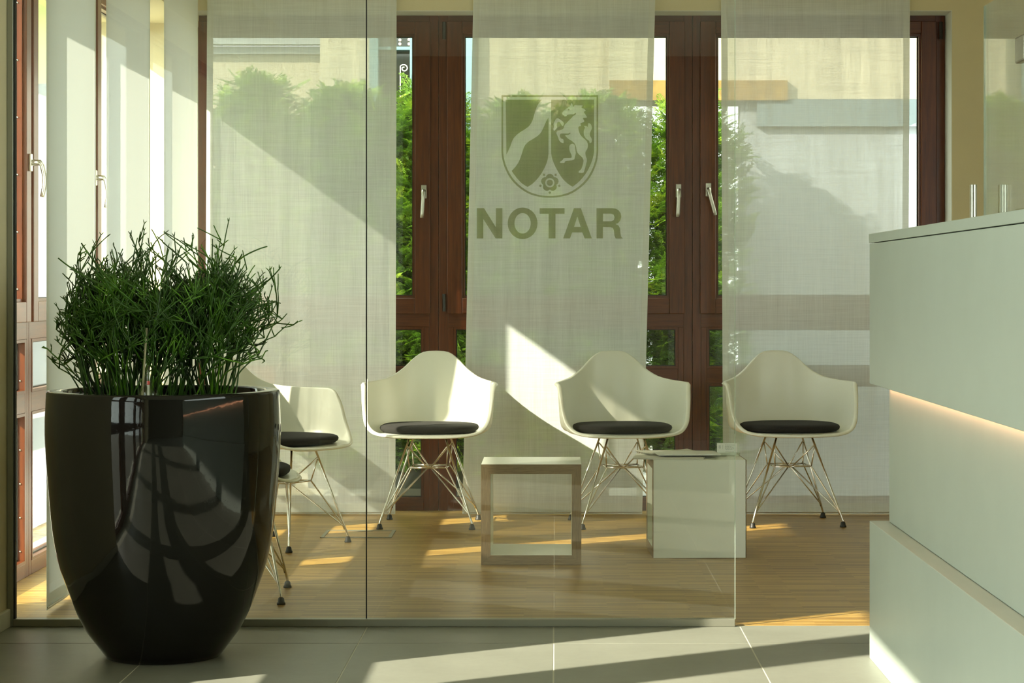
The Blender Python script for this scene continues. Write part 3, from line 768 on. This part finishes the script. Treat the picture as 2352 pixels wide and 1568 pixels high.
# ------------------------------------------------------------------ cube tables
def cube_table(w_, h_, d_, t):
    root = empty('cube_table', (0, 0, 0))
    e = .0012
    def prism(nm, poly, y0, y1, mat):
        vs_ = [(x, y0, z) for x, z in poly] + [(x, y1, z) for x, z in poly]; n = len(poly)
        fs = [tuple(range(n)), tuple(range(2 * n - 1, n - 1, -1))] + [(i, i + n, (i + 1) % n + n, (i + 1) % n) for i in range(n)]
        me = pydata(nm, vs_, fs)
        bm = bmesh.new(); bm.from_mesh(me); bmesh.ops.recalc_face_normals(bm, faces=bm.faces); bm.to_mesh(me); bm.free()
        return link(nm, me, mat, root, bevel=.0008)
    x0, x1 = -w_ / 2, w_ / 2
    polys = {'top_panel': [(x0, h_), (x1, h_), (x1 - t, h_ - t), (x0 + t, h_ - t)], 'bottom_panel': [(x0, 0), (x1, 0), (x1 - t, t), (x0 + t, t)]}
    sides = [[(x0, 0), (x0 + t, t), (x0 + t, h_ - t), (x0, h_)], [(x1, 0), (x1 - t, t), (x1 - t, h_ - t), (x1, h_)]]
    for nm, p in polys.items():
        prism(nm, p, -d_ / 2 + .002, d_ / 2 - .002, M['table_white'])
        for sg in (-1, 1): prism('oak_edge_band', [(a, b) for a, b in p], sg * d_ / 2 - .002, sg * d_ / 2 + .0005, M['oak_h'])
    for p in sides:
        prism('side_panel', p, -d_ / 2 + .002, d_ / 2 - .002, M['table_white'])
        for sg in (-1, 1): prism('oak_edge_band', p, sg * d_ / 2 - .002, sg * d_ / 2 + .0005, M['oak_v'])
    return root
ct = cube_table(.42, .42, .40, .040)
ct.location = (-.100, 9.31, .001); tag(ct, 'open white cube table with grey oak edges standing between two chairs', 'table', 'white cube side tables')
ct2 = copy_tree(ct); ct2.location = (.614, 9.545, .001); ct2.rotation_euler = (0, 0, R(90 + 1.5))
tag(ct2, 'white cube table with newspapers and a card holder on top', 'table')

# papers on the second table
def paper(name, loc, rz, w_, d_, t, mat, label, cat, sheets=1, mat2=None, curl=0, tilt=0):
    root = empty(name, loc, R(rz), label=label, cat=cat)
    root.rotation_euler = (0, R(tilt), R(rz))
    nx = 12
    for s in range(sheets):
        z0 = s * t / sheets; z1 = (s + .85) * t / sheets; ox = rnd.uniform(-.006, .006) * s; vs_, fs = [], []
        for i in range(nx + 1):
            x = -w_ / 2 + w_ * i / nx + ox; c = curl * max(0, abs(i / nx - .5) * 2 - .4) ** 2 * (s + 1) / sheets
            for y, z in ((-d_ / 2, z0), (-d_ / 2, z1), (d_ / 2, z1), (d_ / 2, z0)): vs_.append((x, y, z + c))
        for i in range(nx):
            a = 4 * i
            for k in range(4): fs.append((a + k, a + (k + 1) % 4, a + 4 + (k + 1) % 4, a + 4 + k))
        fs += [(3, 2, 1, 0), (4 * nx, 4 * nx + 1, 4 * nx + 2, 4 * nx + 3)]
        me = pydata('page', vs_, fs); bm = bmesh.new(); bm.from_mesh(me); bmesh.ops.recalc_face_normals(bm, faces=bm.faces); bm.to_mesh(me); bm.free()
        link('page' if s < sheets - 1 else 'cover', me, mat if s < sheets - 1 or not mat2 else mat2, root)
    return root
ZTB = .4215
paper('newspaper', (.500, 9.475, ZTB), -6, .30, .25, .007, M['news'], 'folded newspaper at the bottom of the pile, overhanging the table edge', 'newspaper', 3)
paper('newspaper', (.505, 9.62, ZTB + .0075), 14, .25, .20, .006, M['news'], 'pale newspaper lying on the back left of the pile', 'newspaper', 3, curl=.012)
paper('magazine', (.575, 9.50, ZTB + .014), 4, .27, .20, .005, M['paper'], 'glossy white magazine on top of the newspaper pile', 'magazine', 3)
paper('magazine', (.660, 9.64, ZTB + .0075), -12, .19, .13, .006, M['paper'], 'dark-covered magazine sticking out right from the pile', 'magazine', 2, M['paper_dark'])
ch = empty('card_holder', (.758, 9.56, ZTB), label='clear acrylic card holder at the right end of the cube table', cat='card holder')
ch.rotation_euler = (0, 0, R(-3))
box2('base_plate', (-.052, .052, -.035, .03, 0, .003), M['acrylic'], ch)
bm = bmesh.new(); v_, f_ = add_box(bm, -.052, .052, .000, .0025, .003, .058)
for v in v_: v.co.y += (v.co.z - .003) * .25
link('back_plate', bm_mesh('back_plate', bm), M['acrylic'], ch)
box2('front_lip', (-.052, .052, -.020, -.0175, .003, .018), M['acrylic'], ch)
for s_ in (-.052, .0495): box2('side_lip', (s_, s_ + .0025, -.020, .004, .003, .014), M['acrylic'], ch)
cd = empty('business_card', (.754, 9.552, ZTB + .0035), label='printed business card standing in the acrylic holder', cat='card')
cd.rotation_euler = (R(-14), 0, R(-3))
box2('card', (-.043, .043, -.001, .003, 0, .053), M['paper'], cd)
bars = []
for z, a, b in ((.044, -.008, .036), (.038, -.008, .022), (.0345, -.008, .030), (.027, -.008, .034), (.0235, -.004, .026), (.014, -.006, .030)):
    x = a
    while x < b:
        l = rnd.uniform(.004, .010); bars.append((x, min(x + l, b), -.0016, -.0010, z, z + .0012)); x += l + .0015
bars += [(-.036, -.026, -.0016, -.001, .041, .0422), (-.0345, -.0275, -.0016, -.001, .036, .0372), (-.0345, -.0275, -.0016, -.001, .030, .0312), (-.0345, -.0335, -.0016, -.001, .030, .0372), (-.0285, -.0275, -.0016, -.001, .030, .0372), (-.019, -.0184, -.0016, -.001, .026, .044)]
bm = bmesh.new()
for b in bars: add_box(bm, *b)
link('card_print', bm_mesh('card_print', bm), M['ink'], cd)

# floor socket box
fbx = empty('floor_socket_box', (-.924, 10.23, 0), label='flush floor socket cover with grey frame beneath the sideways chair', cat='floor box')
t = .016
boxes('cover_frame', [(-1.089, -.759, 10.08, 10.08 + t, 0, .004), (-1.089, -.759, 10.38 - t, 10.38, 0, .004), (-1.089, -1.089 + t, 10.08 + t, 10.38 - t, 0, .004), (-.759 - t, -.759, 10.08 + t, 10.38 - t, 0, .004)], M['channel'], fbx)
box('cover_inlay', (-1.089 + t + .001, -.759 - t - .001, 10.08 + t + .001, 10.38 - t - .001, 0, .0025), M['parquet'], fbx)
box('lift_handle', (-.995, -.865, 10.33, 10.352, .0025, .0045), M['channel'], fbx)

# ------------------------------------------------------------------ outside
box('ground', (-25, 20, -8, 30, -.45, -.26), M['paving'], kind='structure')
# thuja hedge
def spray_mesh(seed):
    r = random.Random(seed); V_, F_ = [], []
    def rh(p, d, L, wd):
        s = Vector((-d.y, d.x, 0)); b = len(V_); z = r.uniform(-.002, .002)
        V_.extend([p, p + d * L * .5 + s * wd + Vector((0, 0, z)), p + d * L, p + d * L * .5 - s * wd - Vector((0, 0, z))]); F_.append((b, b + 1, b + 2, b + 3))
    n = 9; L = .15
    for i in range(n):
        t = i / n; p = Vector((0, L * t, -.02 * t * t))
        rh(p, Vector((0, 1, -.05)), L / n * 1.3, .0024)
        for sd in (-1, 1):
            l2 = .075 * (1 - t * .75) * r.uniform(.7, 1.1); a = r.uniform(.6, .9)
            d = Vector((sd * math.sin(a), math.cos(a), -.1))
            rh(p, d, l2, .0026)
            for k in (.4, .72):
                q = p + d * l2 * k
                for s2 in (-.55, .55):
                    dd = Vector((d.x * math.cos(s2) - d.y * math.sin(s2), d.x * math.sin(s2) + d.y * math.cos(s2), -.1))
                    rh(q, dd, l2 * .40, .0024)
    return np.array([tuple(v) for v in V_]), np.array(F_)
SP = [spray_mesh(i) for i in range(3)]
def foliage_mesh(name, seed, W, D, H, n, cone=.35):
    rs = np.random.RandomState(seed); VV, FF = [], []; base = 0
    for i in range(n):
        V_, F_ = SP[i % 3]
        z = H * rs.rand() ** .85
        k = 1.0 if z < H - cone else max(.05, (H - z) / cone) ** .6
        m = rs.rand()
        if m < .62:   # front skin
            x = rs.uniform(-W / 2, W / 2) * k; y = -D / 2 * k + rs.uniform(-.05, .10) + .05 * math.sin(x * 14 + z * 9 + seed); nx, ny = rs.uniform(-.7, .7), -1
        elif m < .82:
            sg = rs.choice((-1, 1)); x = sg * W / 2 * k + rs.uniform(-.08, .06) * sg; y = rs.uniform(-D / 2, D / 2) * k; nx, ny = sg, rs.uniform(-.8, .4)
        else:
            x = rs.uniform(-W / 2, W / 2) * k; y = rs.uniform(-D / 2, D / 2) * k; nx, ny = rs.uniform(-1, 1), rs.uniform(-1, 1); z = min(H, z + .2)
        f = Vector((nx * .8, ny, rs.uniform(.0, 1.3))).normalized()
        s = f.cross(Vector((rs.uniform(-.6, .6), rs.uniform(-.6, .6), 1))).normalized(); u = s.cross(f).normalized()
        A = np.array([tuple(s), tuple(f), tuple(u)]) * rs.uniform(.6, 1.15)
        VV.append(V_ @ A + np.array([x, y, z])); FF.append(F_ + base); base += len(V_)
    V_ = np.concatenate(VV); F_ = np.concatenate(FF)
    me = bpy.data.meshes.new(name); me.vertices.add(len(V_)); me.vertices.foreach_set('co', V_.astype(np.float32).ravel())
    me.loops.add(len(F_) * 4); me.loops.foreach_set('vertex_index', F_.astype(np.int32).ravel())
    me.polygons.add(len(F_)); me.polygons.foreach_set('loop_start', np.arange(0, len(F_) * 4, 4, dtype=np.int32))
    me.update(calc_edges=True); me.validate(); me.materials.append(M['thuja']); return me
HW, HD, HH = .52, .60, 2.62
fol = [foliage_mesh('foliage', 3 + k, HW, HD, HH, 3000) for k in range(3)]
bm = bmesh.new()
for j, (z, k) in enumerate(((-.2, .78), (1.2, .8), (2.1, .62), (2.45, .2))): pass
core_prof = [(-.1, .80), (1.0, .80), (1.9, .74), (2.25, .45), (2.45, .05)]  # added dark lump inside each tree, blocks light and view
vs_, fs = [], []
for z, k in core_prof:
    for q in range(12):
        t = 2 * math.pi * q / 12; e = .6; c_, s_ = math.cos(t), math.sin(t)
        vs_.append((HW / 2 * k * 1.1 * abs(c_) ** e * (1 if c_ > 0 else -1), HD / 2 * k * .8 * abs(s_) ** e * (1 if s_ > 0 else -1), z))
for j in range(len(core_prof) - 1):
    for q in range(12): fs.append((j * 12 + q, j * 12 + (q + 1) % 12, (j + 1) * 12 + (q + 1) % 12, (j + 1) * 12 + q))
core_me = pydata('light_blocker', vs_, fs); core_me.materials.append(M['core']); bm.free()
bm = bmesh.new(); add_tube(bm, [(0, 0, -.26), (0, 0, 1.0), (0, 0, 2.3)], .03, 8, radii=[.04, .03, .01]); trunk_me = bm_mesh('trunk', bm); trunk_me.materials.append(M['bark'])
hx = [-2.40 + .54 * k for k in range(7)]
hlab = ['leftmost thuja of the hedge, behind the left edge of the first curtain', 'second thuja of the hedge from the left, behind the first curtain', 'third thuja of the hedge from the left, seen in the first window gap', 'fourth thuja of the hedge from the left, ending at the first window gap', 'fifth thuja of the hedge from the left, behind the crest curtain', 'sixth thuja of the hedge from the left, behind the lettering curtain', 'rightmost thuja of the hedge, seen in the second window gap']
for i, x in enumerate(hx):
    h = [.905, .92, .895, .90, .865, .875, .865][i]
    r_ = empty('thuja', (x, 13.66 + [.0, .03, -.02, .02, 0, .03, 0][i], -.0), cat='tree', group='thuja hedge outside the back windows',
               label=hlab[i])
    r_.scale = (1 if i % 2 else -1, 1, h)
    for nm, me in (('foliage', fol[i % 3]), ('light_blocker', core_me), ('trunk', trunk_me)):
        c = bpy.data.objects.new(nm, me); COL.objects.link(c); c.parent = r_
        if nm == 'foliage': c['kind'] = 'stuff'

# neighbouring house
hs = empty('neighbouring_house', (1.0, 14.2, -.26), label='cream plastered house wall beyond the hedge, with a pale-framed window', cat='building')
X = lambda px, Y: (px - 1275) * Y / 5000
Z = lambda py, Y: 1.17 + (655 - py) * Y / 5000
WY = 14.35
wx0, wx1 = X(850, WY), X(1092, WY)
boxes('plaster_wall', [(X(1400, 14.1), 6.0, 14.165, WY + .4, 2.381, 6), (wx1, X(1400, 14.1), WY, WY + .4, -.26, 6), (X(735, WY), wx0, WY, WY + .4, 1.6, 6), (wx0, wx1, WY, WY + .4, 3.6, 6), (wx0, wx1, WY, WY + .4, -.26, 1.7)], M['render_cream'], hs)
box('lower_wall', (X(1700, 14.18), 6.0, 14.185, 14.34, -.26, 2.38), M['render_white'], hs)
box('beam', (X(1740, 14.1), 6.0, 14.140, 14.184, Z(290, 14.14), Z(228, 14.14)), M['bluegrey'], hs)
box('fascia_board', (X(1400, 14.1), X(1810, 14.1), 14.12, 14.164, Z(228, 14.05), Z(182, 14.05)), M['fascia'], hs)
hw = boxes('window_frame', [(wx0, X(870, WY), WY - .06, WY + .1, 1.7, 3.6), (X(942, WY), X(957, WY), WY - .03, WY + .1, 1.7, 3.6), (X(1066, WY), wx1, WY - .06, WY + .1, 1.7, 3.6),
             (X(870, WY), X(1066, WY), WY - .02, WY + .08, Z(115, WY), Z(108, WY))], M['frame_pale'], hs)
box('window_pane', (X(868, WY), X(1068, WY), WY + .11, WY + .13, 1.7, 3.6), M['glass_dark'], hs)
bm = bmesh.new()
for (a, b) in ((916, 88), (916, 97), (937, 87), (937, 97)):
    r = bmesh.ops.create_uvsphere(bm, u_segments=10, v_segments=8, radius=.009); bmesh.ops.translate(bm, verts=r['verts'], vec=(X(a, WY), WY + .095, Z(b, WY)))
link('lamp_bulb', bm_mesh('lamp_bulb', bm), M['bulb'], hs, world=True)
pts = [(X(930 + (10 - k * .32) * math.cos(2.6 - k * .33), WY), WY - .08, Z(160 - (9.5 - k * .3) * math.sin(2.6 - k * .33), WY)) for k in range(24)]
pts = [(pts[0][0], WY - .08, pts[0][2] - .3)] + pts
bm = bmesh.new(); add_tube(bm, pts, .004, 6); link('iron_scroll', bm_mesh('iron_scroll', bm), M['paper'], hs, world=True)
ah = empty('annex', (-3.0, 14.8, -.26), label='low pale annex with a stepped white cornice, behind the left part of the hedge', cat='building')
AY = 14.9
box('annex_wall', (X(250, AY), X(742, AY), AY, AY + 1.5, -.26, Z(112, AY)), M['render_cream'], ah)
boxes('cornice', [(X(250, AY) - .05, X(742, AY), AY - .10, AY, Z(105, AY), Z(88, AY)), (X(250, AY) - .05, X(742, AY), AY - .05, AY, Z(125, AY), Z(108, AY))], M['render_white'], ah)
gw = box('garden_wall', (-9, -3.35, 15.6, 15.8, -.26, Z(192, 15.6)), M['shaded_white']); tag(gw, 'white garden wall with blue-grey shade put into its colour, seen through the left window', 'wall')
gh = box('green_house', (-14, -3.6, 17.5, 18, -.26, 7), M['render_green']); tag(gh, 'yellow-green plastered house behind the pale garden wall', 'building')
